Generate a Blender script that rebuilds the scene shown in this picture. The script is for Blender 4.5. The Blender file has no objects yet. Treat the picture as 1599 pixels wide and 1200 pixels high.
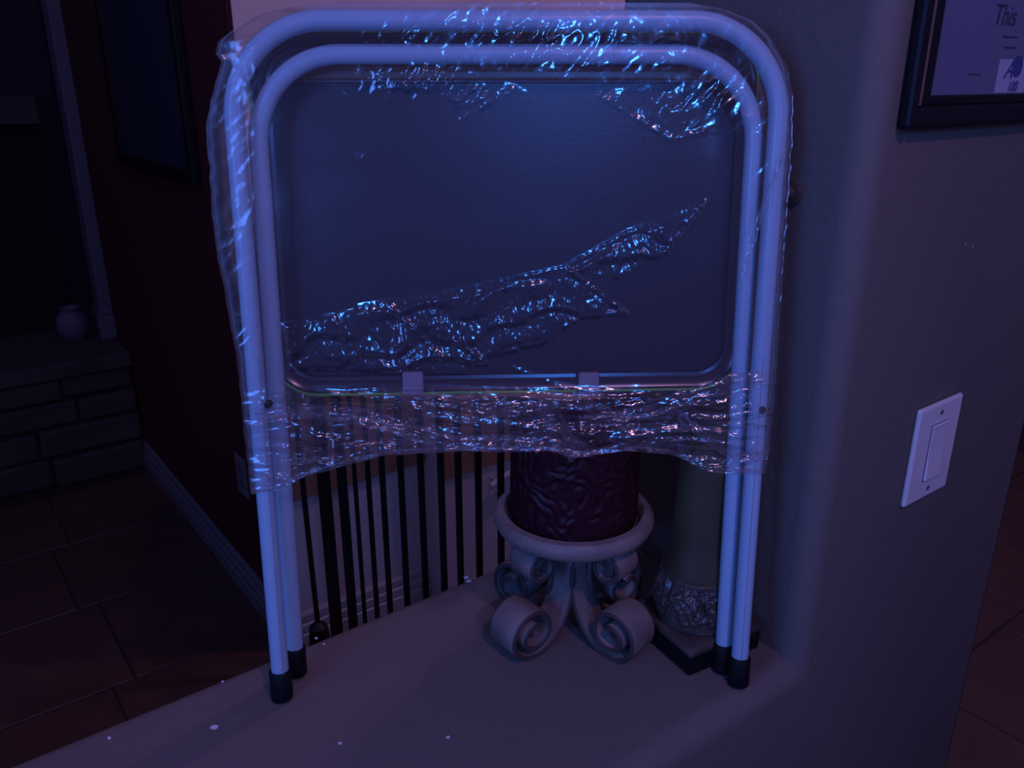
import bpy, bmesh, math, random
import numpy as np
from mathutils import Vector, Matrix, noise

random.seed(7)
S = bpy.context.scene
COL = S.collection

# ------------------------------------------------------------------ camera
CAM = Vector((0.0, 0.0, 1.506)); PITCH = math.radians(20.0); F = 1300.0
cd = bpy.data.cameras.new('camera'); cam = bpy.data.objects.new('camera', cd); COL.objects.link(cam)
cam.location = CAM; cam.rotation_euler = (math.radians(90) - PITCH, 0, 0)
cd.sensor_width = 36; cd.lens = F / 1599 * 36; cd.clip_start = 0.02
S.camera = cam

# ------------------------------------------------------------------ world, lamps, exposure
wd = bpy.data.worlds.new('world'); S.world = wd; wd.use_nodes = True
wd.node_tree.nodes['Background'].inputs[0].default_value = (0.35, 0.30, 1.0, 1)
wd.node_tree.nodes['Background'].inputs[1].default_value = 0.17
S.view_settings.view_transform = 'Standard'; S.view_settings.look = 'None'
S.view_settings.exposure = 0.0; S.view_settings.gamma = 1.0
S.view_settings.use_curve_mapping = False

def area(name, loc, target, size, power, color, shape='DISK'):
    l = bpy.data.lights.new(name, 'AREA'); l.shape = shape; l.size = size; l.energy = power; l.color = color
    o = bpy.data.objects.new(name, l); COL.objects.link(o); o.location = loc
    o.rotation_euler = (Vector(target) - Vector(loc)).to_track_quat('-Z', 'Y').to_euler()
    return o
def point(name, loc, r, power, color):
    l = bpy.data.lights.new(name, 'POINT'); l.shadow_soft_size = r; l.energy = power; l.color = color
    o = bpy.data.objects.new(name, l); COL.objects.link(o); o.location = loc; return o

bl_ = area('blue_window_light', (-1.05, -0.80, 1.70), (0.15, 0.8, 1.25), 0.7, 2.7, (0.08, 0.24, 1.0)); bl_.data.spread = math.radians(75)
area('glint_light', (0.30, -0.80, 1.95), (0.1, 0.8, 1.3), 0.10, 6.5, (0.04, 0.22, 1.0))  # added blue light behind the camera, for glints on the film
point('stair_lamp', (0.80, 2.05, 2.50), 0.07, 15.0, (0.82, 0.46, 1.0))
point('kitchen_lamp', (0.45, -0.35, 2.45), 0.05, 17.5, (0.92, 0.47, 1.0))

# ------------------------------------------------------------------ pixel -> world helpers
FW = Vector((0, math.cos(PITCH), -math.sin(PITCH))); UP = Vector((0, math.sin(PITCH), math.cos(PITCH)))
def ray(px, py): return Vector((1, 0, 0)) * ((px - 799.5) / F) + UP * ((600 - py) / F) + FW
def hit(px, py, p, n):
    d = ray(px, py); return CAM + d * ((Vector(p) - CAM).dot(n) / d.dot(n))
def Pz(px, py, z): return hit(px, py, (0, 0, z), Vector((0, 0, 1)))
HU = Vector((0.8, 0.6, 0)); HV = Vector((-0.6, 0.8, 0)); PHI = math.atan2(0.6, 0.8)
def UV(u, v, z=0.0): return HU * u + HV * v + Vector((0, 0, z))
def Pu(px, py, u): return hit(px, py, HU * u, HU)
def Pv(px, py, v): return hit(px, py, HV * v, HV)
def uvof(p): return p.dot(HU), p.dot(HV), p.z
LZ = 0.9                                                     # top of the half wall

# ------------------------------------------------------------------ materials
MATS = {}
def mat(name, color, rough=0.6, metal=0.0, bump=None, mottle=None, coat=0.0, spec=0.5, emit=None):
    if name in MATS: return MATS[name]
    m = bpy.data.materials.new(name); m.use_nodes = True; nt = m.node_tree; b = nt.nodes['Principled BSDF']
    b.inputs['Base Color'].default_value = (*color, 1); b.inputs['Roughness'].default_value = rough
    b.inputs['Metallic'].default_value = metal; b.inputs['Coat Weight'].default_value = coat
    b.inputs['Specular IOR Level'].default_value = spec
    tc = nt.nodes.new('ShaderNodeTexCoord')
    if mottle:
        sc, c2 = mottle
        n = nt.nodes.new('ShaderNodeTexNoise'); n.inputs['Scale'].default_value = sc; n.inputs['Detail'].default_value = 5
        r = nt.nodes.new('ShaderNodeValToRGB'); r.color_ramp.elements[0].position = .35; r.color_ramp.elements[1].position = .68
        r.color_ramp.elements[0].color = (*color, 1); r.color_ramp.elements[1].color = (*c2, 1)
        nt.links.new(tc.outputs['Object'], n.inputs['Vector']); nt.links.new(n.outputs['Fac'], r.inputs[0])
        nt.links.new(r.outputs[0], b.inputs['Base Color'])
    if bump:
        sc, st = bump
        n = nt.nodes.new('ShaderNodeTexNoise'); n.inputs['Scale'].default_value = sc; n.inputs['Detail'].default_value = 4
        bp = nt.nodes.new('ShaderNodeBump'); bp.inputs['Strength'].default_value = st; bp.inputs['Distance'].default_value = .003
        nt.links.new(tc.outputs['Object'], n.inputs['Vector']); nt.links.new(n.outputs['Fac'], bp.inputs['Height'])
        nt.links.new(bp.outputs[0], b.inputs['Normal'])
    MATS[name] = m; return m
M_plaster = mat('taupe_plaster', (.145, .118, .102), .75, bump=(55, .35), mottle=(4, (.158, .126, .108)))
M_beige = mat('beige_wall_paint', (.72, .58, .52), .7, bump=(60, .2))
M_tan = mat('tan_wood_band', (.42, .22, .12), .5, mottle=(9, (.30, .16, .09)))
M_red = mat('deep_red_paint', (.06, .004, .006), .8, bump=(60, .2))
M_trim = mat('white_trim_paint', (.55, .50, .46), .45)
M_tile = mat('brown_floor_tile', (.09, .045, .035), .5, bump=(20, .3), mottle=(7, (.125, .065, .045)))
M_grout = mat('dark_grout', (.04, .025, .02), .9)
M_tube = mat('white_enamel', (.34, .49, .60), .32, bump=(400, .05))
M_seam = mat('tube_seam', (.30, .30, .31), .6)
M_black = mat('black_rubber', (.005, .005, .006), .6, spec=.25)
M_iron = mat('black_iron', (.008, .006, .008), .5)
M_panel = mat('dark_tray_underside', (.008, .006, .018), .36, bump=(220, .04), spec=.6)
M_lip = mat('dark_tray_lip', (.03, .018, .03), .25, spec=.7)
M_green = mat('green_tray_edge', (.13, .32, .05), .4)
M_strip = mat('brown_strip', (.22, .11, .07), .35)
M_clip = mat('white_plastic_clip', (.26, .20, .24), .6)
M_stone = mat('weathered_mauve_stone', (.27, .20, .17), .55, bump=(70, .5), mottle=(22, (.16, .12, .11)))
M_sedge = mat('shaded_stone_edge', (.07, .05, .045), .6)  # leg edges darkened: crevice shade put into the colour
M_candle = mat('burgundy_wax', (.030, .003, .008), .5, bump=(60, .3), spec=.3)
M_wick = mat('wick', (.2, .18, .15), .9)
M_ped = mat('dark_bronze_resin', (.055, .04, .035), .28, bump=(60, .35), mottle=(30, (.11, .08, .065)))
M_olive = mat('olive_glazed_column', (.085, .070, .035), .42, mottle=(9, (.055, .04, .022)))
M_plate = mat('white_switch_plastic', (.72, .66, .64), .35)
M_gap = mat('switch_gap', (.10, .09, .12), .7)
M_frame = mat('black_picture_frame', (.006, .005, .007), .5, spec=.25)
M_frame_hl = mat('bronze_highlight', (.22, .13, .09), .4, metal=.4)
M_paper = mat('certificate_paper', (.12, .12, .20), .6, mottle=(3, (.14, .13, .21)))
M_ink = mat('grey_ink', (.035, .03, .06), .7)
M_red_ink = mat('faint_red_ink', (.10, .045, .07), .7)
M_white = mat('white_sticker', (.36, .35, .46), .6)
M_bluei = mat('blue_emblem_ink', (.04, .05, .20), .5)
M_hearth = mat('grey_brown_stone', (.055, .042, .042), .85, bump=(14, .9), mottle=(6, (.08, .062, .058)))
M_mortar = mat('dark_mortar', (.03, .025, .025), .9)
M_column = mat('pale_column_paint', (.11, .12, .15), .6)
M_soot = mat('soot', (.01, .008, .010), .9)
M_chip = mat('white_paint_chip', (.75, .70, .72), .6)

# ------------------------------------------------------------------ object helpers
def finish(name, bm, m, parent=None, smooth=False, mw=None, bevel=None, sharp=40):
    bmesh.ops.recalc_face_normals(bm, faces=bm.faces)
    me = bpy.data.meshes.new(name); bm.to_mesh(me); bm.free()
    for mm in (m if isinstance(m, (list, tuple)) else [m]): me.materials.append(mm)
    if smooth:
        for p in me.polygons: p.use_smooth = True
        try: me.set_sharp_from_angle(angle=math.radians(sharp))
        except Exception: pass
    o = bpy.data.objects.new(name, me); COL.objects.link(o)
    if mw is not None: o.matrix_world = mw
    if parent is not None:
        o.parent = parent; o.matrix_parent_inverse = Matrix.Identity(4)
        if mw is None and parent.type == 'EMPTY':
            o.matrix_parent_inverse = PINV.get(parent.name, Matrix.Identity(4))
        elif mw is None:
            o.matrix_parent_inverse = Matrix.Identity(4)
    if bevel:
        b = o.modifiers.new('bevel', 'BEVEL'); b.width = bevel; b.segments = 2; b.limit_method = 'ANGLE'
    return o
PINV = {}
def thing(name, label, cat, loc=(0, 0, 0), rz=0, group=None):
    o = bpy.data.objects.new(name, None); COL.objects.link(o); o.empty_display_size = .05
    o.location = loc; o.rotation_euler = (0, 0, rz); o['label'] = label; o['category'] = cat
    if group: o['group'] = group
    # children are modelled in world coordinates
    PINV[o.name] = (Matrix.Translation(loc) @ Matrix.Rotation(rz, 4, 'Z')).inverted()
    return o
def tag(o, label, cat, group=None):
    o['label'] = label; o['category'] = cat
    if group: o['group'] = group
    return o
def structure(o): o['kind'] = 'structure'; return o

def obox(bm, c, ax, hs):
    """box with centre c, axes ax (3 vectors) and half sizes"""
    vs = []
    for k in (-1, 1):
        for j in (-1, 1):
            for i in (-1, 1):
                vs.append(bm.verts.new(Vector(c) + ax[0] * hs[0] * i + ax[1] * hs[1] * j + ax[2] * hs[2] * k))
    for f in ((0, 1, 3, 2), (4, 6, 7, 5), (0, 4, 5, 1), (2, 3, 7, 6), (0, 2, 6, 4), (1, 5, 7, 3)):
        bm.faces.new([vs[i] for i in f])
ZAX = Vector((0, 0, 1)); HOUSE = (HU, HV, ZAX); WAX = (Vector((1, 0, 0)), Vector((0, 1, 0)), ZAX)
def uvbox(bm, u0, u1, v0, v1, z0, z1):
    obox(bm, UV((u0 + u1) / 2, (v0 + v1) / 2, (z0 + z1) / 2), HOUSE, ((u1 - u0) / 2, (v1 - v0) / 2, (z1 - z0) / 2))

def tube(bm, pts, r, seg=16, cap=True, radii=None, up=None):
    pts = [Vector(p) for p in pts]; n = len(pts); rings = []
    t0 = (pts[1] - pts[0]).normalized()
    a = Vector(up) if up is not None else (Vector((0, 0, 1)) if abs(t0.z) < .9 else Vector((1, 0, 0)))
    a = (a - t0 * a.dot(t0)).normalized()
    for i, p in enumerate(pts):
        t = (pts[min(i + 1, n - 1)] - pts[max(i - 1, 0)]).normalized()
        a = (a - t * a.dot(t)).normalized(); b = t.cross(a)
        rr = radii[i] if radii else r
        rings.append([bm.verts.new(p + (a * math.cos(2 * math.pi * k / seg) + b * math.sin(2 * math.pi * k / seg)) * rr) for k in range(seg)])
    for i in range(n - 1):
        for k in range(seg):
            bm.faces.new((rings[i][k], rings[i][(k + 1) % seg], rings[i + 1][(k + 1) % seg], rings[i + 1][k]))
    if cap: bm.faces.new(rings[0][::-1]); bm.faces.new(rings[-1])

def lathe(bm, c, prof, seg=64, disp=None):
    """prof: (r,z) list from bottom to top, relative to c"""
    c = Vector(c); rings = []
    for (r, z) in prof:
        if r < 1e-6: rings.append([bm.verts.new(c + Vector((0, 0, z)))]); continue
        ring = []
        for k in range(seg):
            th = 2 * math.pi * k / seg
            rr = r + (disp(th, z, r) if disp else 0)
            ring.append(bm.verts.new(c + Vector((rr * math.cos(th), rr * math.sin(th), z))))
        rings.append(ring)
    for a, b in zip(rings[:-1], rings[1:]):
        for k in range(seg):
            k2 = (k + 1) % seg
            if len(a) == 1 and len(b) == 1: continue
            if len(a) == 1: bm.faces.new((a[0], b[k2], b[k]))
            elif len(b) == 1: bm.faces.new((a[k], a[k2], b[0]))
            else: bm.faces.new((a[k], a[k2], b[k2], b[k]))
    if len(rings[0]) > 1: bm.faces.new(rings[0][::-1])
    if len(rings[-1]) > 1: bm.faces.new(rings[-1])

def rounded(pts, r, n=14):
    """polyline with its inner corners rounded by arcs"""
    pts = [Vector(p) for p in pts]; out = [pts[0]]
    rs = r if isinstance(r, (list, tuple)) else [r] * len(pts)
    for i in range(1, len(pts) - 1):
        a, b, c = pts[i - 1], pts[i], pts[i + 1]; R = rs[i]
        d1 = (a - b).normalized(); d2 = (c - b).normalized(); ang = d1.angle(d2)
        l = R / math.tan(ang / 2); cen = b + (d1 + d2).normalized() * (R / math.sin(ang / 2))
        s = b + d1 * l - cen; e = b + d2 * l - cen; tot = s.angle(e)
        for k in range(n + 1):
            t = k / n; out.append(cen + (s * math.sin((1 - t) * tot) + e * math.sin(t * tot)) / math.sin(tot))
    out.append(pts[-1]); return out

# ================================================================== SETTING
# half wall and pillar: one continuous plastered mass with rounded edges
U0, U1, U2, V0, V1 = -1.6, .70, 1.19, .413, .788
bm = bmesh.new()
def lprof(u1, v):
    return [bm.verts.new(UV(u, v, z)) for u, z in ((U0, 0), (U2, 0), (U2, 2.6), (u1, 2.6), (u1, LZ), (U0, LZ))]
A_ = lprof(U1, V0); B_ = lprof(U1 + .045, V1)
bm.faces.new(A_); bm.faces.new(B_[::-1])
for i in range(6):
    j = (i + 1) % 6; bm.faces.new((A_[j], A_[i], B_[i], B_[j]))
hw = structure(finish('wall_right', bm, M_plaster))
b = hw.modifiers.new('bevel', 'BEVEL'); b.width = .026; b.segments = 6; b.limit_method = 'WEIGHT'
bw = hw.data.attributes.new('bevel_weight_edge', 'FLOAT', 'EDGE')
for e in hw.data.edges:
    pa, pb = (hw.data.vertices[k].co for k in e.vertices)
    low_in = all(abs(p.z - LZ) < .01 and p.dot(HU) > U1 - .01 for p in (pa, pb)); floor_e = max(pa.z, pb.z) < .01
    bw.data[e.index].value = .12 if low_in else (0 if floor_e else 1)
for p in hw.data.polygons: p.use_smooth = True
hw.data.set_sharp_from_angle(angle=math.radians(100))
hw.modifiers.new('wn', 'WEIGHTED_NORMAL')

bm = bmesh.new(); uvbox(bm, .68, .78, 1.925, 4.1, 0, 2.7); structure(finish('wall_red', bm, M_red))
bm = bmesh.new(); uvbox(bm, .69, 4.6, 1.92, 1.98, 0, 2.7); structure(finish('wall_back', bm, M_beige))
bm = bmesh.new(); uvbox(bm, 4.6, 4.68, -1.2, 1.98, 0, 2.7); structure(finish('wall_far', bm, M_plaster))
pj = Pv(693, 800, 1.82); uj = pj.dot(HU)
bm = bmesh.new(); uvbox(bm, uj, 3.3, 1.82, 1.921, 0, 1.42); structure(finish('wall_stairs', bm, M_beige))
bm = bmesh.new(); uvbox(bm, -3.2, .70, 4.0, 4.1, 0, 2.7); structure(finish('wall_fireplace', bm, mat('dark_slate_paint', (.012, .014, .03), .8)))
# tan band on the back walls
zb = Pv(600, 738, 1.92).z
bm = bmesh.new(); uvbox(bm, .692, uj, 1.908, 1.921, zb, zb + .34); structure(finish('trim_1', bm, M_tan))
zb2 = Pv(740, 733, 1.82).z
bm = bmesh.new(); uvbox(bm, uj + .002, 2.6, 1.811, 1.822, zb2, zb2 + .30); structure(finish('trim_2', bm, M_tan))
# baseboards: stepped profile
def baseboard(name, pa, pb, nrm, h=.095):
    pa = Vector(pa); pb = Vector(pb); d = (pb - pa).normalized(); bm = bmesh.new()
    prof = [(0, 0), (.018, 0), (.018, h * .42), (.012, h * .46), (.015, h * .5), (.015, h * .68), (.009, h * .72), (.011, h * .76), (.011, h * .93), (.005, h), (0, h)]
    a = [bm.verts.new(pa + nrm * t + ZAX * z) for t, z in prof]; c = [bm.verts.new(pb + nrm * t + ZAX * z) for t, z in prof]
    for i in range(len(prof)):
        j = (i + 1) % len(prof); bm.faces.new((a[i], a[j], c[j], c[i]))
    bm.faces.new(a[::-1]); bm.faces.new(c)
    return structure(finish(name, bm, mat('shaded_left_trim', (.16, .17, .20), .5) if 'left' in name else M_trim))  # left trim is a darker copy, its shade put into the colour
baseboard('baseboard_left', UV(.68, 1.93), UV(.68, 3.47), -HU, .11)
baseboard('baseboard_back', UV(.70, 1.92), UV(uj, 1.92), -HV, .115)

# floor: grout slab with separate tiles
bm = bmesh.new(); uvbox(bm, -3.2, 4.6, -1.2, 4.1, -.06, -.004)
floor = structure(finish('floor', bm, M_grout))
TS = .43; g = .006; tile_meshes = []
for k in range(4):
    bm = bmesh.new(); hs = TS / 2 - g / 2; n = 4
    ring0 = []; ring1 = []
    for (i, j) in ((-1, -1), (1, -1), (1, 1), (-1, 1)):
        ring0.append(bm.verts.new((i * hs, j * hs, -.012))); ring1.append(bm.verts.new((i * (hs - .0), j * (hs - .0), -.003)))
    ring2 = [bm.verts.new((v.co.x * (1 - .012), v.co.y * (1 - .012), random.uniform(-.0006, .0006))) for v in ring1]
    for i in range(4):
        j = (i + 1) % 4
        bm.faces.new((ring0[i], ring0[j], ring1[j], ring1[i])); bm.faces.new((ring1[i], ring1[j], ring2[j], ring2[i]))
    bm.faces.new(ring2)
    me = bpy.data.meshes.new('tile'); bmesh.ops.recalc_face_normals(bm, faces=bm.faces); bm.to_mesh(me); bm.free(); me.materials.append(M_tile); tile_meshes.append(me)
vj = .78; ti = 0
for iv in range(-3, 8):
    v = vj + TS * (iv + .5); off = 1.952 if iv < 0 else 2.44
    if iv % 2 == 0 and iv > 0: off = 1.952
    for iu in range(-12, 5):
        u = off + TS * (iu + .5)
        if u > 3.6 or u < -2.6: continue
        if V0 < v < V1 and u < U2 - .1: continue
        if v > 1.95 and u > .55: continue
        if v > 3.5: continue
        # only what the camera could nearly see
        w = UV(u, v, 0) - CAM; dz = w.dot(FW)
        if dz < .5: continue
        x = w.x / dz * F + 800; y = 600 - w.dot(UP) / dz * F
        if not (-350 < x < 2100 and 350 < y < 1750): continue
        if v < V0 and u < U2 - .35: continue
        o = bpy.data.objects.new('tile', tile_meshes[ti % 4]); ti += 1; COL.objects.link(o)
        o.parent = floor; o.location = UV(u, v, 0); o.rotation_euler = (0, 0, PHI + (math.pi / 2) * (ti % 2) * 0)

# ------------------------------------------------------------------ hearth and fireplace (far left, dark)
hz = .50; HVF = 3.44
hearth = thing('stone_hearth', 'low dark stone hearth of stacked blocks beside the red wall at far left', 'hearth', tuple(UV(-.6, HVF, 0)))
bm = bmesh.new(); uvbox(bm, -2.6, .675, HVF + .03, 3.99, 0, hz - .06); finish('core', bm, M_mortar, hearth)
us = -2.6; rows = [(0.0, .12), (.125, .115), (.245, .10), (.35, .085)]
for r_, (z0, h) in enumerate(rows):
    u = .672
    while u > -2.0:
        w = random.uniform(.22, .42) * (1.2 if r_ % 2 else 1)
        bm = bmesh.new(); uvbox(bm, u - w + .012, u, HVF - random.uniform(0, .02), HVF + .05, z0 + .004 + random.uniform(-.003, .004), z0 + h - .004)
        for v in bm.verts: v.co += Vector((random.uniform(-.007, .007), random.uniform(-.005, .005), random.uniform(-.006, .006)))
        finish('stone', bm, M_hearth, hearth, bevel=.012); u -= w
u = .675
while u > -2.0:
    w = random.uniform(.5, .7); bm = bmesh.new(); uvbox(bm, u - w + .006, u, HVF - .035, 3.99, hz - .058, hz)
    finish('cap_slab', bm, M_hearth, hearth, bevel=.008); u -= w
# mantel column: pixel line (95,0)-(175,440)
cp = Pz(176, 478, hz); cu, cv, _ = uvof(cp); cu = .44; cv = 3.62
cp = Pv(178, 478, 3.66); cu = cp.dot(HU); cv = 3.66; cz = hz
mc = thing('mantel_column', 'tall pale square mantel column standing on the dark hearth', 'column', tuple(UV(cu, cv, hz)))
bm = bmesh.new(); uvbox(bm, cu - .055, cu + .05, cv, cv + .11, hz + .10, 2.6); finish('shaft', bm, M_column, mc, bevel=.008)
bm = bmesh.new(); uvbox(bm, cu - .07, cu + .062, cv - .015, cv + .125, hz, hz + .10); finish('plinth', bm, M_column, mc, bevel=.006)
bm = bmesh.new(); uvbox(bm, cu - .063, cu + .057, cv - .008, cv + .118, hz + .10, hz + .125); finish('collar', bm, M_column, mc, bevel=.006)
# firebox recess surround
fb = thing('firebox', 'black firebox opening behind the mantel column', 'fireplace', tuple(UV(-.6, 3.9, hz)))
bm = bmesh.new(); uvbox(bm, -1.4, cu - .12, 3.93, 3.995, hz, 1.35); finish('opening', bm, M_soot, fb)
bm = bmesh.new(); uvbox(bm, -1.5, cu - .12, 3.86, 3.99, 1.35, 1.45); finish('lintel', bm, M_hearth, fb)
bm = bmesh.new(); uvbox(bm, -1.6, -1.5, 3.86, 3.99, hz, 1.45); finish('side_post', bm, M_column, fb)
# small pot on the hearth
pp = UV(*(lambda q: (q.dot(HU), 3.72))(Pv(112, 500, 3.72)), hz)
bm = bmesh.new(); lathe(bm, (pp.x, pp.y, hz), [(0.03, 0), (.05, .02), (.062, .06), (.055, .10), (.035, .125), (.042, .14), (.034, .138), (.03, .10), (0, .03)], 28)
tag(finish('round_pot', bm, M_column, smooth=True), 'small round grey pot on the hearth beside the column', 'pot')

# dark picture on the red wall
fr = thing('wall_picture', 'dark framed picture hanging on the red wall at left', 'picture', tuple(UV(.675, 2.6, 1.6)))
pA = Pu(305, 292, .66); pB = Pu(172, 150, .66); vA = pA.dot(HV); vB = pB.dot(HV); zl = pA.z
bm = bmesh.new(); uvbox(bm, .672, .679, vA + .02, vB - .02, zl + .02, zl + .66); finish('canvas', bm, mat('dark_canvas', (.02, .03, .05), .5), fr)
for (a0, a1, b0, b1) in ((vA, vA + .035, zl, zl + .68), (vB - .035, vB, zl, zl + .68), (vA + .035, vB - .035, zl, zl + .035), (vA + .035, vB - .035, zl + .645, zl + .68)):
    bm = bmesh.new(); uvbox(bm, .655, .679, a0, a1, b0, b1); finish('frame_bar', bm, M_frame, fr, bevel=.004)

# outlet on red wall
po = [Pu(x, y, .675) for x, y in ((364, 702), (393, 728), (363, 760), (396, 790))]
v0 = min(p.dot(HV) for p in po); v1 = max(p.dot(HV) for p in po); zc = sum(p.z for p in po) / 4
vc = (v0 + v1) / 2
ol = thing('outlet_plate', 'pale outlet plate low on the red wall beside the tray table leg', 'outlet', tuple(UV(.68, vc, zc)))
M_dull = mat('dull_grey_plastic', (.20, .19, .20), .5)
bm = bmesh.new(); uvbox(bm, .673, .6795, vc - .042, vc + .042, zc - .062, zc + .062); finish('plate', bm, M_dull, ol, bevel=.003)
for s in (-1, 1):
    bm = bmesh.new(); uvbox(bm, .6715, .674, vc - .016, vc + .016, zc + s * .022 - .014, zc + s * .022 + .014); finish('socket', bm, M_gap, ol, bevel=.002)

# ------------------------------------------------------------------ stair railing
URAIL = .66
rail = thing('stair_railing', 'black metal stair railing with thin balusters behind the half wall ledge', 'railing', tuple(UV(URAIL, 1.35, 0)))
def vat(px, py): return Pu(px, py, URAIL).dot(HV)
for (px, w) in ((555, 6), (576, 7), (598, 8), (627, 8.5), (658, 8.5), (689, 9), (716, 9), (747, 9), (782, 9)):
    p = Pu(px, 760, URAIL); v = p.dot(HV); r = w / 2 / F * (p - CAM).dot(FW)
    bm = bmesh.new(); obox(bm, UV(URAIL, v, .55), HOUSE, (r * .9, r * .9, .53)); finish('baluster', bm, M_iron, rail)
for (px, w) in ((510, 29), (538, 22)):
    p = Pu(px, 800, URAIL); v = p.dot(HV); r = w / 2 / F * (p - CAM).dot(FW) * .86
    bm = bmesh.new(); obox(bm, UV(URAIL, v, .56), HOUSE, (r * .5, r, .55)); finish('newel_post', bm, M_iron, rail, bevel=.002)
bm = bmesh.new(); uvbox(bm, URAIL - .025, URAIL + .01, .80, 1.9, 1.09, 1.13); finish('handrail', bm, M_iron, rail, bevel=.006)
bm = bmesh.new(); uvbox(bm, URAIL - .015, URAIL + .015, .80, 1.9, 0.0, .02); finish('bottom_rail', bm, M_iron, rail)
# thin floor stand behind the leg
pb_ = Pv(497, 975, 1.80)
fs = thing('floor_stand', 'thin dark pole with small domed foot behind the left table legs', 'stand', (pb_.x, pb_.y, 0))
zf = pb_.z
bm = bmesh.new(); lathe(bm, (pb_.x, pb_.y, 0), [(.035, 0), (.035, .006), (.024, max(zf, .02) - .008), (.010, max(zf, .02) + .006), (0, max(zf, .02) + .008)], 28); finish('base', bm, M_iron, fs, smooth=True)
bm = bmesh.new(); tube(bm, [(pb_.x, pb_.y, .02), (pb_.x - .012, pb_.y, 1.25)], .007, 12); finish('pole', bm, M_iron, fs, smooth=True)
# short pale slanted bar set against the back wall
a_ = Pv(766, 760, 1.79); b_ = Pv(812, 728, 1.79)
wr = thing('wall_bar', 'short pale slanted bar on the beige wall behind the balusters', 'handrail', tuple(UV(a_.dot(HU), 1.8, a_.z)))
bm = bmesh.new(); tube(bm, [a_, b_], .011, 12); finish('rail', bm, M_trim, wr, smooth=True)
for f in (.25, .8):
    q = a_.lerp(b_, f); bm = bmesh.new(); tube(bm, [q, q + HV * .03], .004, 8); finish('bracket', bm, M_trim, wr)

# ================================================================== TRAY TABLE
YAW = math.radians(2.6); LEAN = math.atan2(.0742, .654)
TS_ = Vector((math.cos(YAW), math.sin(YAW), 0)); N0 = Vector((math.sin(YAW), -math.cos(YAW), 0))
TN = (N0 * math.cos(LEAN) + ZAX * math.sin(LEAN)).normalized(); TT = TN.cross(TS_).normalized()
if TT.z < 0: TT = -TT
TF = Vector((-.241, .704, LZ))
def T(px, py, off=0.0): return hit(px, py, TF + TN * off, TN)
TR = .0088
def drop(path, z):           # extend/cut the first and last leg point to height z
    for i, j in ((0, 1), (-1, -2)):
        a, b = path[j], path[i]; d = b - a; path[i] = a + d * ((z - a.z) / d.z)
    return path
table = thing('folding_tray_table', 'folded white tubular tray table leaning upright on the grey ledge, wrapped in plastic', 'table', tuple(Vector((0, .72, LZ))))
def uframe(pxs, rad, offb, offt, name, offr=None):
    c = [T(pxs[0][0], pxs[0][1], offb), T(pxs[1][0], pxs[1][1], offt), T(pxs[2][0], pxs[2][1], offt), T(pxs[3][0], pxs[3][1], offb if offr is None else offr)]
    c = rounded(drop(c, LZ + .014), [0, rad, rad, 0], 18)
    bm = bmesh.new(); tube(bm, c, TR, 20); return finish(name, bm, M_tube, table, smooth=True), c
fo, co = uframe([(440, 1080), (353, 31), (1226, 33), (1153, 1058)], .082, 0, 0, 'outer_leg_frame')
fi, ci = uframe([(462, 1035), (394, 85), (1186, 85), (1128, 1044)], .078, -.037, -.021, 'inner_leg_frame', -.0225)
for c in (co, ci):
    for k, d in ((0, 1), (-1, -2)):
        a = c[k]; dirn = (c[d] - a).normalized()
        bm = bmesh.new()
        top = a + dirn * .020; bot = a - dirn * (.014 - .0008) ; 
        tube(bm, [bot, bot + dirn * .002, top - dirn * .001, top], .0112, 20, radii=[.0100, .0114, .0112, .0104])
        finish('foot_cap', bm, M_black, table, smooth=True)
# seams along the tubes: thin raised weld beads
def seam(pa, pb):
    bm = bmesh.new(); tube(bm, [pa, pb], .0005, 6); finish('weld_seam', bm, M_seam, table)
seam(T(431, 900, TR * .97), T(443, 1062, TR * .97)); seam(T(405, 560, TR * .97), T(431, 900, TR * .97))
seam(T(1192, 560, TR * .97), T(1157, 1040, TR * .97))
for (x, y, of) in ((419, 632, .0), (457, 633, -.03), (1168, 640, -.03), (1190, 640, .0)):
    bm = bmesh.new(); q = T(x, y, of + TR * .9); tube(bm, [q - TN * .004, q + TN * .0022, q + TN * .003], .0035, 14, radii=[.0035, .0035, .002]); finish('rivet', bm, M_black, table, smooth=True)

# tray: hemmed underside facing the room
TOFF = -.052
tl, tr_, tb, tt = T(418, 612, TOFF), T(1150, 618, TOFF), T(700, 612, TOFF), T(800, 51, TOFF)
def lc(p): d = p - TF; return d.dot(TS_), d.dot(TT)
s0 = lc(T(428, 612, TOFF))[0]; s1 = lc(T(1152, 612, TOFF))[0]; h0 = lc(tb)[1]; h1 = lc(tt)[1]
def W(s, t, off): return TF + TS_ * s + TT * t + TN * off
def rrect(s0, s1, h0, h1, r, n=10):
    out = []
    for (cx, cy, a0) in ((s1 - r, h1 - r, 0), (s0 + r, h1 - r, 90), (s0 + r, h0 + r, 180), (s1 - r, h0 + r, 270)):
        for k in range(n + 1):
            a = math.radians(a0 + 90 * k / n); out.append((cx + r * math.cos(a), cy + r * math.sin(a)))
    return out
RC = .045
def loft(bm, loops, closed_last=False):
    vs = [[bm.verts.new(W(s, t, o)) for s, t in lp] for lp, o in loops]
    for a, b in zip(vs[:-1], vs[1:]):
        for i in range(len(a)):
            j = (i + 1) % len(a); bm.faces.new((a[i], a[j], b[j], b[i]))
    return vs
tray = None
bm = bmesh.new()
def ins(d): return rrect(s0 + d, s1 - d, h0 + d, h1 - d, max(RC - d, .01))
vs = loft(bm, [(ins(.001), TOFF - .012), (ins(0), TOFF - .006), (ins(.0005), TOFF + .004), (ins(.004), TOFF + .0065), (ins(.009), TOFF + .004), (ins(.013), TOFF - .002), (ins(.017), TOFF - .003)])
bm.faces.new(vs[0]); tray = finish('tray', bm, M_lip, table, smooth=True)
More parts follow.
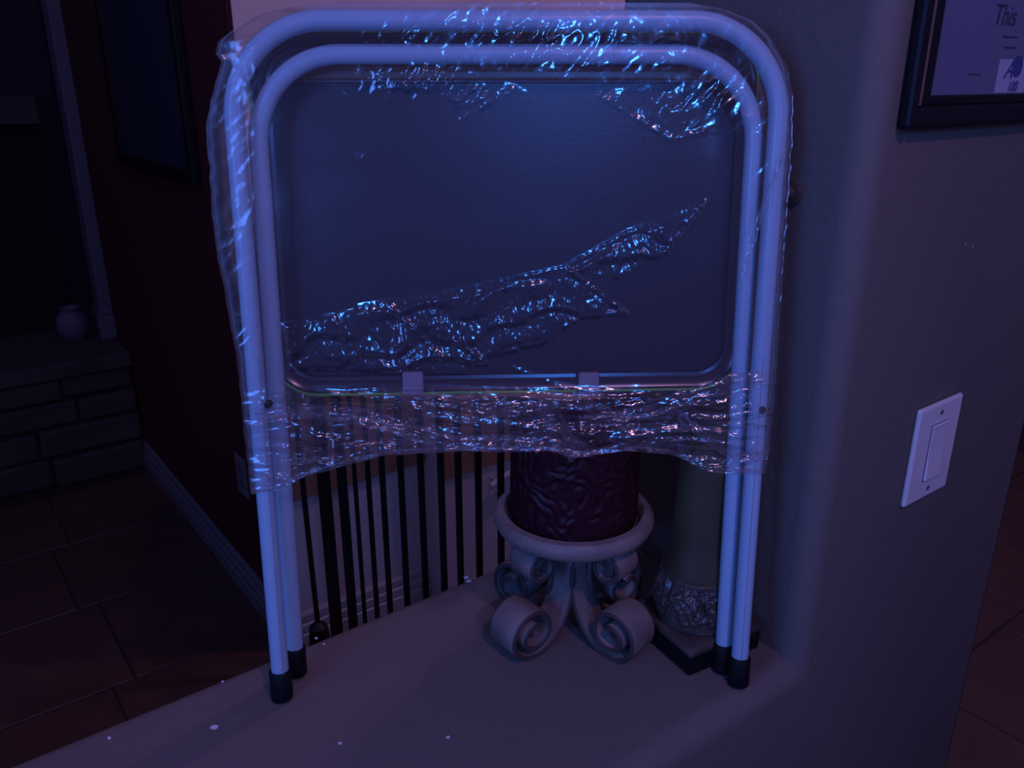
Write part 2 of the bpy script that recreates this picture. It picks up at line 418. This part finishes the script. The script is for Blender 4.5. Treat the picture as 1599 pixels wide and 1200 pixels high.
bm = bmesh.new(); lp = ins(.0165); vs = loft(bm, [(lp, TOFF - .0055), (lp, TOFF - .0025), (ins(.019), TOFF - .0015)]); bm.faces.new(vs[-1]); bm.faces.new(vs[0][::-1])
finish('tray_panel', bm, M_panel, tray)
lp = ins(.0); pts = [W(s, t, TOFF + .0052) for s, t in lp]
def closed_tube(bm, pts, r, seg=8):
    n = len(pts); rings = []
    for i, p in enumerate(pts):
        t = (pts[(i + 1) % n] - pts[i - 1]).normalized(); a = TN; b = t.cross(a)
        rings.append([bm.verts.new(p + (a * math.cos(2 * math.pi * k / seg) + b * math.sin(2 * math.pi * k / seg)) * r) for k in range(seg)])
    for i in range(n):
        for k in range(seg):
            bm.faces.new((rings[i][k], rings[i][(k + 1) % seg], rings[(i + 1) % n][(k + 1) % seg], rings[(i + 1) % n][k]))
bm = bmesh.new(); closed_tube(bm, pts, .0015); g_ = finish('tray_edge_bead', bm, M_green, tray, smooth=True); g_['label'] = 'green tray edge'
# brown strip across the tray below the inner bar, pale clips at the lower edge
a1 = lc(T(470, 104, TOFF)); a2 = lc(T(1115, 126, TOFF))
bm = bmesh.new(); ax = (TS_, TT, TN); obox(bm, W((a1[0] + a2[0]) / 2, (a1[1] + a2[1]) / 2, TOFF + .004), ax, ((a2[0] - a1[0]) / 2, abs(a1[1] - a2[1]) / 2, .004))
br = finish('cross_strip', bm, M_strip, table, bevel=.002); br['label'] = 'brown cross strip'
bm = bmesh.new(); q = lc(T(790, 127.5, TOFF)); obox(bm, W(q[0], q[1], TOFF + .0012), ax, ((a2[0] - a1[0]) / 2, .0006, .0022)); finish('strip_edge', bm, M_clip, br)
for (x, y) in ((645, 598), (919, 599)):
    q = lc(T(x, y, TOFF + .01)); bm = bmesh.new(); obox(bm, W(q[0], q[1], TOFF + .010), ax, (.0105, .0118, .0045))
    k = finish('tray_clip', bm, M_clip, table, bevel=.002); k['label'] = 'pale plastic clip'
    bm = bmesh.new(); obox(bm, W(q[0], q[1] - .004, TOFF + .0155), ax, (.0105, .0022, .0016)); finish('clip_ridge', bm, M_clip, k, bevel=.0008)

# ================================================================== PLASTIC WRAP
m = bpy.data.materials.new('clear_cellophane'); m.use_nodes = True; nt = m.node_tree; nt.nodes.clear()
out = nt.nodes.new('ShaderNodeOutputMaterial'); mix = nt.nodes.new('ShaderNodeMixShader'); tr = nt.nodes.new('ShaderNodeBsdfTransparent')
gl = nt.nodes.new('ShaderNodeBsdfGlossy'); df = nt.nodes.new('ShaderNodeBsdfDiffuse'); mix2 = nt.nodes.new('ShaderNodeMixShader')
fz = nt.nodes.new('ShaderNodeFresnel'); fz.inputs['IOR'].default_value = 1.65
mul = nt.nodes.new('ShaderNodeMath'); mul.operation = 'MULTIPLY'; mul.inputs[1].default_value = 1.25; mul.use_clamp = True
mn = nt.nodes.new('ShaderNodeMath'); mn.operation = 'MINIMUM'; mn.inputs[1].default_value = .30
tr.inputs[0].default_value = (.97, .955, .965, 1); gl.inputs['Roughness'].default_value = .10; gl.inputs['Color'].default_value = (1, 1, 1, 1)
df.inputs[0].default_value = (.75, .58, .60, 1); mix2.inputs[0].default_value = .022
tc = nt.nodes.new('ShaderNodeTexCoord'); nz = nt.nodes.new('ShaderNodeTexNoise'); nz.inputs['Scale'].default_value = 260; nz.inputs['Detail'].default_value = 3
bp = nt.nodes.new('ShaderNodeBump'); bp.inputs['Strength'].default_value = .10; bp.inputs['Distance'].default_value = .0006
nt.links.new(tc.outputs['Object'], nz.inputs['Vector']); nt.links.new(nz.outputs['Fac'], bp.inputs['Height'])
nt.links.new(bp.outputs[0], gl.inputs['Normal']); nt.links.new(bp.outputs[0], fz.inputs['Normal'])
nt.links.new(fz.outputs[0], mul.inputs[0]); nt.links.new(mul.outputs[0], mn.inputs[0]); nt.links.new(mn.outputs[0], mix.inputs[0])
nt.links.new(tr.outputs[0], mix2.inputs[1]); nt.links.new(df.outputs[0], mix2.inputs[2])
nt.links.new(mix2.outputs[0], mix.inputs[1]); gl2 = nt.nodes.new('ShaderNodeBsdfGlossy'); gl2.inputs['Roughness'].default_value = .24; mix3 = nt.nodes.new('ShaderNodeMixShader'); mix3.inputs[0].default_value = .35
nt.links.new(gl.outputs[0], mix3.inputs[1]); nt.links.new(gl2.outputs[0], mix3.inputs[2]); nt.links.new(mix3.outputs[0], mix.inputs[2]); nt.links.new(mix.outputs[0], out.inputs[0])
M_film = m

def interp(tab, x):
    xs = [a for a, _ in tab]; ys = [b for _, b in tab]; return float(np.interp(x, xs, ys))
LEFT = [(4, 520), (12, 440), (25, 398), (44, 368), (58, 348), (66, 340), (84, 337), (96, 346), (120, 339), (160, 328), (200, 322), (260, 327), (330, 331), (400, 339), (450, 350), (500, 358), (560, 370), (640, 378), (700, 384), (775, 392)]
RIGHT = [(4, 1075), (14, 1130), (34, 1178), (60, 1205), (100, 1228), (150, 1238), (220, 1237), (300, 1232), (400, 1224), (500, 1217), (600, 1211), (690, 1203), (745, 1194), (775, 1192)]
BOT = [(390, 772), (420, 768), (455, 756), (480, 742), (520, 730), (600, 712), (680, 707), (780, 704), (850, 703), (880, 712), (910, 716), (950, 708), (1000, 700), (1050, 708), (1085, 728), (1110, 738), (1150, 742), (1196, 738)]
def sm(a, b, x): t = min(1, max(0, (x - a) / (b - a))); return t * t * (3 - 2 * t)
FISH = [(438, 505), (560, 480), (700, 458), (880, 425), (980, 365), (1100, 318), (1040, 400), (975, 440), (905, 432), (978, 488), (905, 498), (850, 535), (780, 552), (730, 590), (600, 585), (450, 580)]
def inpoly(x, y, P):
    c = False; n = len(P); j = n - 1
    for i in range(n):
        if (P[i][1] > y) != (P[j][1] > y) and x < (P[j][0] - P[i][0]) * (y - P[i][1]) / (P[j][1] - P[i][1]) + P[i][0]: c = not c
        j = i
    return c
def dpoly(x, y, P):
    best = 1e9; n = len(P)
    for i in range(n):
        ax_, ay = P[i]; bx, by = P[(i + 1) % n]; dx, dy = bx - ax_, by - ay
        t = max(0, min(1, ((x - ax_) * dx + (y - ay) * dy) / (dx * dx + dy * dy))); best = min(best, math.hypot(x - ax_ - t * dx, y - ay - t * dy))
    return best
def nz1(x, y, s): return noise.noise(Vector((x, y, s)))
def ridge(x, y, s): return 1 - abs(noise.noise(Vector((x, y, s)))) * 2.2
SPOTS = [(640, 128, 80, 24, 1.5), (735, 150, 62, 18, 1.3), (620, 62, 60, 30, .7), (815, 60, 60, 40, .9), (960, 150, 26, 26, .9), (1040, 165, 60, 40, .75), (1120, 150, 50, 40, .6), (890, 95, 50, 30, .5), (1180, 185, 30, 40, .5), (720, 30, 80, 20, .6), (355, 75, 30, 24, .12), (560, 250, 10, 8, .5), (400, 70, 30, 20, .4), (1200, 270, 20, 30, .4), (370, 540, 30, 50, .6), (420, 640, 40, 30, .5), (1140, 700, 60, 40, .7)]
CREASES = [([(1100, 318), (1066, 360), (1040, 392)], .0022), ([(890, 424), (925, 448), (976, 488)], .0024), ([(976, 488), (905, 496), (850, 534), (778, 552)], .0018), ([(610, 478), (690, 560)], .0013), ([(521, 497), (565, 568)], .0013), ([(716, 535), (762, 570)], .0018),
           ([(560, 480), (700, 458), (880, 420), (985, 362), (1100, 318)], .0010), ([(722, 186), (800, 140)], .0012), ([(936, 150), (1048, 218), (1098, 206)], .0014), ([(800, 575), (905, 615)], .0008), ([(632, 500), (640, 578)], .0016)]
def seg_d(x, y, A, B):
    dx, dy = B[0] - A[0], B[1] - A[1]; t = max(0, min(1, ((x - A[0]) * dx + (y - A[1]) * dy) / (dx * dx + dy * dy))); return math.hypot(x - A[0] - t * dx, y - A[1] - t * dy)
def wr_disp(x, y, seed):
    h = .0016 * nz1(x / 160, y / 160, seed) + .0005 * nz1(x / 50, y / 60, seed + 3)
    wb = sm(596, 640, y)
    if wb > 0:
        yy = y + 10 * nz1(x / 130, y / 60, seed + 1)
        h += wb * (.0040 * ridge(x / 170, yy / 26, seed + 5) + .0018 * ridge(x / 60 + yy / 60, yy / 13, seed + 6) + .0007 * ridge(x / 16, yy / 9, seed + 7))
    ws = 0
    for (cx, cy, rx, ry, a) in SPOTS:
        d = ((x - cx) / rx) ** 2 + ((y - cy) / ry) ** 2
        if d < 2.2: ws = max(ws, a * math.exp(-d))
    ws = max(ws, .26 * sm(490, 640, x) * sm(1200, 1120, x) * sm(140, 95, y))
    if x < 400 or x > 1190: ws = max(ws, .13)
    if ws > 0:
        a, b = (x + y) / 1.41, (x - y) / 1.41
        h += ws * (.0019 * ridge(a / 17, b / 44, seed + 9) + .0006 * ridge(a / 7, b / 13, seed + 10))
    if 420 < x < 1130 and 120 < y < 610:
        for (P, a) in CREASES:
            if not (min(p[0] for p in P) - 14 < x < max(p[0] for p in P) + 14 and min(p[1] for p in P) - 14 < y < max(p[1] for p in P) + 14): continue
            d = min(seg_d(x, y, P[i], P[i + 1]) for i in range(len(P) - 1))
            if d < 14: h += a * max(0, 1 - d / 7) * (1 + .7 * nz1(x / 8, y / 8, 4))
    if 425 < x < 1110 and 310 < y < 600 and inpoly(x, y, FISH):
        d = dpoly(x, y, FISH); q = y / 46 + x / 210 + .9 * nz1(x / 70, y / 50, 2.2)
        h += .0036 * min(1, d / 10) * (lambda t: t if t < .72 else (1 - t) * 2.571)(q - math.floor(q)) + min(1, d / 12) * (.0009 * ridge(x / 26 - y / 70, y / 70 + x / 110, seed + 12) + .0005 * ridge(x / 9, y / 12, seed + 13))
    return h
def film_sheet(bm, front, NX, NY, seed):
    g = []
    for j in range(NY + 1):
        b = j / NY; row = []
        for i in range(NX + 1):
            a = i / NX
            x = 360 + a * 840
            y = 4
            for _ in range(3):
                B = interp(BOT, x); y = 4 + (b ** .93) * (B - 4); x = interp(LEFT, y) + a * (interp(RIGHT, y) - interp(LEFT, y))
            e = min(sm(0, .045, a), sm(0, .045, 1 - a), sm(0, .035, b))         # 0 on the closed edge
            if front:
                sag = sm(450, 620, x) * sm(1130, 980, x) * sm(80, 340, y)
                off = .0125 - .014 * sag * (1 - .3 * sm(590, 640, y)) + (wr_disp(x, y, seed)) * (.25 + .75 * e)
                if sag < .02 and e > .9: off = max(off, .0098)
                pass
            else:
                side = 1 - sm(470, 520, x) * sm(1110, 1060, x)
                low = sm(600, 650, y)
                eb = min(sm(0, .07, a), sm(0, .07, 1 - a), sm(0, .05, b)); off = .0115 - .024 * eb - eb * (.062 * (1 - low * (1 - side)) + .006 * low * (1 - side)) + wr_disp(x, y, seed + 40) * .8 * e
            if b > .97: off += .001
            # uneven outline
            xx = x + (1 - e) * 2.5 * nz1(y / 18, 3.1, seed) * (1 if abs(a - .5) > .4 else 0)
            yy = y + (2.2 * nz1(x / 20, 1.7, 5) * sm(.9, 1, b))
            row.append(bm.verts.new(T(xx, yy, off)))
        g.append(row)
    for j in range(NY):
        for i in range(NX): bm.faces.new((g[j][i], g[j][i + 1], g[j + 1][i + 1], g[j + 1][i]))
    return g
bm = bmesh.new()
film_sheet(bm, True, 420, 340, 11.3)
film_sheet(bm, False, 200, 170, 27.9)
# gathered fold strips along the lower hem
def strip(pts, w, layers, seed, base):
    pts = [Vector((p[0], p[1], 0)) for p in pts]
    NL = 90; NWd = 10; L = [0]
    for a, b_ in zip(pts[:-1], pts[1:]): L.append(L[-1] + (b_ - a).length)
    rows = []
    for i in range(NL + 1):
        s = L[-1] * i / NL; k = max(0, min(len(pts) - 2, int(np.searchsorted(L, s)) - 1)); f = (s - L[k]) / (L[k + 1] - L[k])
        p = pts[k].lerp(pts[k + 1], f); d = (pts[k + 1] - pts[k]).normalized(); nrm = Vector((-d.y, d.x, 0)); row = []
        for j in range(NWd + 1):
            q = (j / NWd - .5) * w * (1 + .4 * nz1(s / 70, seed, 1)); x = p.x + nrm.x * q; y = p.y + nrm.y * q
            off = base + .0030 * ridge(s / 150, j / 3.0, seed) + .0016 * ridge(s / 22, j / 2.0, seed + 4)
            row.append(bm.verts.new(T(x, y, off)))
        rows.append(row)
    for i in range(NL):
        for j in range(NWd): bm.faces.new((rows[i][j], rows[i + 1][j], rows[i + 1][j + 1], rows[i][j + 1]))
strip([(398, 650), (445, 640), (560, 650), (700, 690), (850, 695)], 26, 1, 3, .006)
strip([(392, 768), (430, 762), (470, 742), (600, 708), (720, 700), (850, 700), (905, 710), (980, 700), (1050, 706), (1110, 734), (1196, 738)], 9, 1, 8, .008)
strip([(600, 620), (760, 636), (900, 625), (980, 665)], 24, 1, 12, .005)
strip([(850, 632), (880, 690), (905, 708)], 34, 1, 21, .007)
strip([(905, 660), (980, 650), (1060, 625), (1140, 600), (1200, 590)], 26, 1, 17, .012)
strip([(1060, 650), (1110, 690), (1150, 715), (1200, 712)], 16, 1, 31, .013)
strip([(1222, 240), (1190, 330), (1160, 430)], 9, 1, 41, .013)
film = finish('plastic_wrap', bm, M_film, smooth=True, sharp=60)
tag(film, 'crinkled clear cellophane wrap around the upper part of the folded tray table', 'wrapping')

# ================================================================== CANDLE STAND AND CANDLE
CX, CY = .069, .83; RZ = .152
stand = thing('scroll_candle_stand', 'stone coloured candle stand with four curled scroll legs and a round ring', 'candle stand', (CX, CY, LZ))
bm = bmesh.new()
lathe(bm, (CX, CY, LZ + RZ - .018), [(0, 0), (.060, .0), (.070, -.002), (.080, .001), (.087, .006), (.090, .013), (.089, .019), (.085, .0235), (.078, .0245), (.0745, .020), (.072, .012), (.066, .010), (0, .010)], 80)
finish('ring_dish', bm, M_stone, stand, smooth=True)
def leg_path():
    pts = []
    # bottom spiral (inside out), then body, then the small top spiral
    c = (.073, .0325); n = 60; t_end = math.radians(-90); turns = 1.55
    for k in range(n + 1):
        f = k / n; ang = t_end + turns * 2 * math.pi * (1 - f); r = .0085 + (.0312 - .0085) * f ** .8
        pts.append((c[0] + r * math.cos(ang), c[1] + r * math.sin(ang)))
    # body by bezier
    p0 = pts[-1]; P = [p0, (.045, -.003), (.012, .030), (.014, .085)]
    for k in range(1, 25):
        t = k / 24; pts.append(tuple((1 - t) ** 3 * P[0][i] + 3 * (1 - t) ** 2 * t * P[1][i] + 3 * (1 - t) * t * t * P[2][i] + t ** 3 * P[3][i] for i in (0, 1)))
    c2 = (.058, .109); R2 = .0195
    P = [pts[-1], (.015, .122), (.030, .1295), (c2[0], c2[1] + R2)]
    for k in range(1, 15):
        t = k / 14; pts.append(tuple((1 - t) ** 3 * P[0][i] + 3 * (1 - t) ** 2 * t * P[1][i] + 3 * (1 - t) * t * t * P[2][i] + t ** 3 * P[3][i] for i in (0, 1)))
    for k in range(1, 44):
        f = k / 43; ang = math.radians(90) - 1.4 * 2 * math.pi * f; r = R2 - (R2 - .006) * f ** 1.1
        pts.append((c2[0] + r * math.cos(ang), c2[1] + r * math.sin(ang)))
    return pts
LP = leg_path()
for az in (-141, -43, 140, 40):
    a = math.radians(az); rd = Vector((math.cos(a), math.sin(a), 0)); wd_ = Vector((-math.sin(a), math.cos(a), 0)); n = len(LP)
    bm = bmesh.new(); bm2 = bmesh.new(); rows = []
    for i, (r, z) in enumerate(LP):
        ra, za = LP[max(0, i - 1)]; rb, zb_ = LP[min(n - 1, i + 1)]
        t = Vector((rb - ra, zb_ - za)).normalized(); nm = Vector((-t.y, t.x))
        f = i / n
        w = .025 - .002 * math.sin(f * math.pi) - .006 * f
        th = .0026 if 3 < i < n - 4 else .0036
        row = []
        for (j, s, e) in ((0, -1, .55), (0, -.90, 1), (0, .90, 1), (0, 1, .55), (0, 1, -.55), (0, .90, -1), (0, -.90, -1), (0, -1, -.55)):
            p2 = Vector((r, z)) + nm * th * e
            row.append(bm.verts.new(Vector((CX, CY, LZ)) + rd * p2.x + ZAX * (p2.y + .0008) + wd_ * s * w))
        rows.append(row)
    for i in range(n - 1):
        for k in range(8):
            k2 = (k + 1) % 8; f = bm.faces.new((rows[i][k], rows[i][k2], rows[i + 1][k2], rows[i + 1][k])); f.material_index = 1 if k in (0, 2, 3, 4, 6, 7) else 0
    bm.faces.new(rows[0][::-1]); bm.faces.new(rows[-1])
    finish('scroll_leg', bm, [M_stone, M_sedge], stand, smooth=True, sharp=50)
bm = bmesh.new(); lathe(bm, (CX, CY, LZ), [(0, .050), (.010, .052), (.012, .07), (.010, .12), (.018, .128), (.03, .134), (0, .134)], 24); finish('centre_post', bm, M_stone, stand, smooth=True)

def carve(th, z, r):
    if r < .06: return 0
    y = z * 160
    w = 1.2 * noise.noise(Vector((math.cos(th) * 3.2, math.sin(th) * 3.2, z * 36)))
    a = math.sin(8 * th + 150 * z + 5 * w) * math.sin(y * .9 + 6 * w + 1.8 * math.sin(9 * th))
    return .0013 * (1 - abs(a) * 2.0) * (1 if .01 < z < .145 else .2)
bm = bmesh.new(); prof = [(.0, 0), (.066, 0), (.069, .003)] + [(.0700, .003 + .146 * k / 90) for k in range(1, 91)] + [(.066, .153), (.058, .1535), (.05, .151), (0, .150)]
lathe(bm, (CX, CY, LZ + RZ - .007), prof, 260, carve)
candle = tag(finish('pillar_candle', bm, M_candle, smooth=True, sharp=80), 'thick burgundy pillar candle with carved swirls standing in the ring of the scroll stand', 'candle')
bm = bmesh.new(); zt = LZ + RZ - .007 + .149; tube(bm, [(CX, CY, zt), (CX + .001, CY, zt + .009)], .001, 8); finish('wick', bm, M_wick, candle)

# ================================================================== TALL PEDESTAL
pfc = Pz(1075, 1060, LZ); prc = Pz(1192, 1011, LZ); fd = (prc - pfc).normalized(); bd = Vector((-fd.y, fd.x, 0)); HB = .0525
pcen = pfc + fd * HB + bd * HB; QX, QY = pcen.x, pcen.y
ped = thing('tall_candle_pedestal', 'tall olive column candlestick with carved dark collar on a black square base', 'candlestick', (QX, QY, LZ))
ax2 = (fd, bd, ZAX)
bm = bmesh.new(); obox(bm, (QX, QY, LZ + .013), ax2, (HB - .001, HB - .001, .0125)); finish('base_block', bm, M_black, ped, bevel=.003)
bm = bmesh.new(); obox(bm, (QX, QY, LZ + .029), ax2, (HB, HB, .005)); finish('base_slab', bm, M_ped, ped, bevel=.0035)
def cv2(th, z, r):
    if not .012 < z < .058: return 0
    w = noise.noise(Vector((math.cos(th) * 3, math.sin(th) * 3, z * 60)))
    a = math.sin(9 * th + 4 * math.sin(z * 110 + 3 * w)) * math.cos(z * 150 + 2.4 * math.sin(9 * th) + 3 * w)
    return .0024 * (1 - 2 * abs(a))
KR = .90
prof = [(0, 0), (.050, 0), (.0515, .003), (.0505, .008)] + [(.0505 + .004 * math.sin(math.pi * (k / 30)) - .004 * (k / 30) ** 2, .009 + .046 * k / 30) for k in range(31)] + [(.048, .060), (.0475, .061), (0, .061)]
bm = bmesh.new(); lathe(bm, (QX, QY, LZ + .034), [(r * KR, z) for r, z in prof], 200, cv2); finish('carved_collar', bm, M_ped, ped, smooth=True, sharp=80)
prof = [(0, .060), (.0475, .060), (.0465, .068), (.043, .082), (.0395, .097), (.0375, .115), (.0355, .16), (.031, .22), (.030, .235), (0, .235)]
bm = bmesh.new(); lathe(bm, (QX, QY, LZ + .034), [(r * KR, z) for r, z in prof], 64); finish('column', bm, M_olive, ped, smooth=True)
prof = [(0, .235), (.030, .235), (.032, .238), (.029, .242), (.031, .250), (.032, .254), (.028, .255), (0, .252)]
bm = bmesh.new(); lathe(bm, (QX, QY, LZ + .034), prof, 64); finish('cup', bm, M_ped, ped, smooth=True)

# ================================================================== WALL FITTINGS ON THE PILLAR
ld = (HU * .045 + HV * (V1 - V0)).normalized(); ln = Vector((-ld.y, ld.x, 0)); ln = ln if ln.x < 0 else -ln
kp = hit(1237, 301, UV(U1, V0), ln)
kt = thing('wall_knob', 'small round dark knob on the grey wall just right of the table leg', 'knob', tuple(kp))
def alathe(name, prof, m_, par):
    bm = bmesh.new(); lathe(bm, (0, 0, 0), prof, 28); q = ln.to_track_quat('Z', 'Y').to_matrix()
    for v in bm.verts: v.co = kp + q @ v.co
    return finish(name, bm, m_, par, smooth=True)
alathe('rosette', [(0, 0), (.013, 0), (.013, .002), (.008, .004), (0, .004)], M_ped, kt)
alathe('knob_head', [(0, .003), (.006, .003), (.005, .010), (.010, .016), (.013, .021), (.012, .027), (.006, .030), (0, .0305)], M_ped, kt)
def face_uv(px, py, off=0): q = Pv(px, py, V0 - off); return q.dot(HU), q.z
# light switch
c4 = [face_uv(*p, .005) for p in ((1436, 642), (1503, 614), (1477, 757), (1411, 795))]
su = sum(c[0] for c in c4) / 4; sz = sum(c[1] for c in c4) / 4
sw = (c4[1][0] + c4[2][0] - c4[0][0] - c4[3][0]) / 4; sh = (c4[0][1] + c4[1][1] - c4[2][1] - c4[3][1]) / 4
sp = thing('light_switch', 'white rectangular paddle light switch on the grey wall at right', 'light switch', tuple(UV(su, V0, sz)))
bm = bmesh.new(); uvbox(bm, su - sw, su + sw, V0 - .0065, V0 - .0002, sz - sh, sz + sh); finish('cover_plate', bm, M_plate, sp, bevel=.004)
bm = bmesh.new(); uvbox(bm, su - .0175, su + .0175, V0 - .0073, V0 - .006, sz - .035, sz + .035); finish('recess', bm, M_gap, sp)
bm = bmesh.new()
vs = [bm.verts.new(UV(su + i * .0165, V0 - d, sz + z)) for z, d in ((-.034, .0075), (-.033, .0105), (.002, .0082), (.034, .0080), (.034, .0066), (-.034, .0066)) for i in (-1, 1)]
for k in range(5): bm.faces.new((vs[2 * k], vs[2 * k + 1], vs[2 * k + 3], vs[2 * k + 2]))
bm.faces.new((vs[10], vs[11], vs[1], vs[0])); bm.faces.new(vs[0::2]); bm.faces.new(vs[1::2][::-1]); finish('paddle', bm, M_plate, sp, bevel=.0006)
bm = bmesh.new(); uvbox(bm, su - .0165, su + .0165, V0 - .0096, V0 - .006, sz + .0315, sz + .0345); finish('slide_bar', bm, M_plate, sp, bevel=.0006)
for s in (-1, 1):
    bm = bmesh.new(); q = UV(su, V0 - .0058, sz + s * .0475); tube(bm, [q, q - HV * .0014], .003, 14); finish('screw', bm, M_gap, sp, smooth=True)

# framed certificate
FD = .014
fu0 = face_uv(1394, 215, 0)[0]; fz0 = face_uv(1500, 199, FD)[1]; 
br_ = face_uv(1599, 172, FD)
il = face_uv(1463, 100, FD - .004)[0]; gu = face_uv(1448, 100, FD)[0]
fwid = il - fu0; fu1 = U2 - .03; fz1 = fz0 + .30
cert = thing('framed_certificate', 'black framed certificate hanging on the grey wall at upper right', 'picture', tuple(UV((fu0 + fu1) / 2, V0, fz0)))
def fbar(u0, u1, z0, z1, d0, d1, name, m_, bev=.002):
    bm = bmesh.new(); uvbox(bm, u0, u1, V0 - d1, V0 - d0, z0, z1); return finish(name, bm, m_, cert, bevel=bev)
fh = face_uv(1560, 147, FD - .004)[1] - fz0
go = gu - fu0; 
for (a, b_, c, d) in ((fu0, fu0 + go, fz0, fz1), (fu1 - go, fu1, fz0, fz1), (fu0 + go, fu1 - go, fz0, fz0 + fh * .7), (fu0 + go, fu1 - go, fz1 - fh * .7, fz1)): fbar(a, b_, c, d, .001, FD, 'frame_bar', M_frame, .004)
for (a, b_) in ((fu0 + go, fu0 + go + .0035), (fu1 - go - .0035, fu1 - go)): fbar(a, b_, fz0 + fh * .7, fz1 - fh * .7, .001, FD - .001, 'frame_highlight', M_frame_hl, .0008)  # bronze strips paint the highlight along the frame's front edge
for (a, b_, c, d) in ((fu0 + go + .0035, il, fz0 + fh * .7, fz1 - fh * .7), (fu1 - fwid, fu1 - go - .0035, fz0 + fh * .7, fz1 - fh * .7), (il, fu1 - fwid, fz0 + fh * .7, fz0 + fh), (il, fu1 - fwid, fz1 - fh, fz1 - fh * .7)): fbar(a, b_, c, d, .001, FD - .004, 'inner_frame_bar', M_frame, .002)
pd = FD - .007
paper = fbar(il - .003, fu1 - fwid + .003, fz0 + fh - .003, fz1 - fh + .003, .001, pd, 'certificate_sheet', M_paper, None)
def text(s, px, py, size, m_, parent, d, shear=0.0, name='lettering', width=None):
    cu_ = bpy.data.curves.new(name, 'FONT'); cu_.body = s; cu_.size = size; cu_.shear = shear; cu_.extrude = .0002
    tmp = bpy.data.objects.new(name, cu_); COL.objects.link(tmp)
    dg = bpy.context.evaluated_depsgraph_get(); me = bpy.data.meshes.new_from_object(tmp.evaluated_get(dg)); bpy.data.objects.remove(tmp)
    me.name = name; me.materials.clear(); me.materials.append(m_)
    o = bpy.data.objects.new(name, me); COL.objects.link(o); o.parent = parent
    q = face_uv(px, py, d); loc = UV(q[0], V0 - d - .0003, q[1])
    R_ = Matrix((HU, ZAX, -HV)).transposed().to_4x4(); mw = Matrix.Translation(loc) @ R_
    o.matrix_basis = mw
    return o
text('This', 1550, 38, .026, M_ink, paper, pd, .15)
for (px, py, n, m_, hh) in ((1566, 57, 9, M_ink, .0022), (1567, 74, 8, M_ink, .0020), (1512, 116, 7, M_red_ink, .0026)):
    bm = bmesh.new(); q = face_uv(px, py, pd); u = q[0]
    for k in range(n):          # small print too soft to read: rows of short ink strokes
        w = random.uniform(.0012, .0032); h_ = hh * random.uniform(.5, 1)
        uvbox(bm, u, u + w, V0 - pd - .0006, V0 - pd - .0001, q[1] - h_ * .5, q[1] + h_ * .5); u += w + random.uniform(.0008, .0018)
    finish('small_print', bm, m_, paper)
wq0 = face_uv(1563, 92, pd); wq1 = face_uv(1556, 147, pd); zb0 = face_uv(1556, 147, pd)[1]
stk = bmesh.new(); uvbox(stk, wq0[0] - .001, wq0[0] + .06, V0 - pd - .0006, V0 - pd + .0005, fz0 + fh + .001, wq0[1]); stk = finish('emblem_sticker', stk, M_white, paper); stk['label'] = 'white emblem sticker'
q = face_uv(1588, 104, pd); bm = bmesh.new(); cc = UV(q[0], V0 - pd - .0006, q[1]); tube(bm, [cc, cc - HV * .0004], .010, 28); finish('emblem_disc', bm, M_bluei, stk)
text('A', 1566, 122, .026, M_bluei, stk, pd + .0008, .5)
text('100', 1571, 143, .014, M_bluei, stk, pd + .0008, .25)

# scuff marks on the pillar, paint chips on the ledge
for (x, y, s) in ((1508, 381, .004), (1519, 386, .003)):
    q = face_uv(x, y); bm = bmesh.new()
    bmesh.ops.create_icosphere(bm, subdivisions=1, radius=s)
    for v in bm.verts: v.co = UV(q[0], V0 - .0004, q[1]) + Vector((v.co.x, v.co.y, v.co.z * random.uniform(.5, 1))) * .9 * (1 if True else 1)
    for v in bm.verts:
        d = v.co.dot(HV) - V0; v.co -= HV * (d * .85)
    o = finish('tape_scrap', bm, mat('cloudy_tape', (.22, .20, .22), .4)); tag(o, 'left-hand of two tiny tape scraps stuck on the grey wall above the switch' if x < 1512 else 'right-hand of two tiny tape scraps stuck on the grey wall above the switch', 'scrap', 'tape scraps on the wall')
chips = [(335, 1137, .0045, 'largest white paint chip on the ledge, left of the front table foot'), (171, 1154, .002, 'tiny paint chip nearest the left end of the ledge'), (531, 1162, .002, 'tiny white paint chip at the bottom of the ledge, below the left table foot'), (700, 1153, .0022, 'tiny paint chip at the front of the ledge, left of the scroll stand'), (728, 903, .003, 'upper pale scrap on the ledge before the balusters'), (732, 909, .003, 'lower pale scrap on the ledge before the balusters'), (494, 998, .0022, 'tiny chip just right of the left table legs'), (506, 1007, .0018, 'tiny chip behind the inner left table foot'), (348, 1066, .0016, 'faint small chip left of the outer left foot cap')]
for x, y, s, lb in chips:
    q = Pz(x, y, LZ); bm = bmesh.new(); n = 6; ph = random.uniform(0, 6)
    lo = [bm.verts.new((q.x + s * math.cos(ph + k * 1.047) * random.uniform(.7, 1.2), q.y + s * .8 * math.sin(ph + k * 1.047) * random.uniform(.7, 1.2), LZ + .0001)) for k in range(n)]
    hi = [bm.verts.new(v.co + Vector((0, 0, .0009 + random.uniform(0, .0005)))) for v in lo]
    for k in range(n): bm.faces.new((lo[k], lo[(k + 1) % n], hi[(k + 1) % n], hi[k]))
    bm.faces.new(hi); bm.faces.new(lo[::-1]); tag(finish('paint_chip', bm, M_chip), lb, 'paint chip', 'paint chips on the ledge')
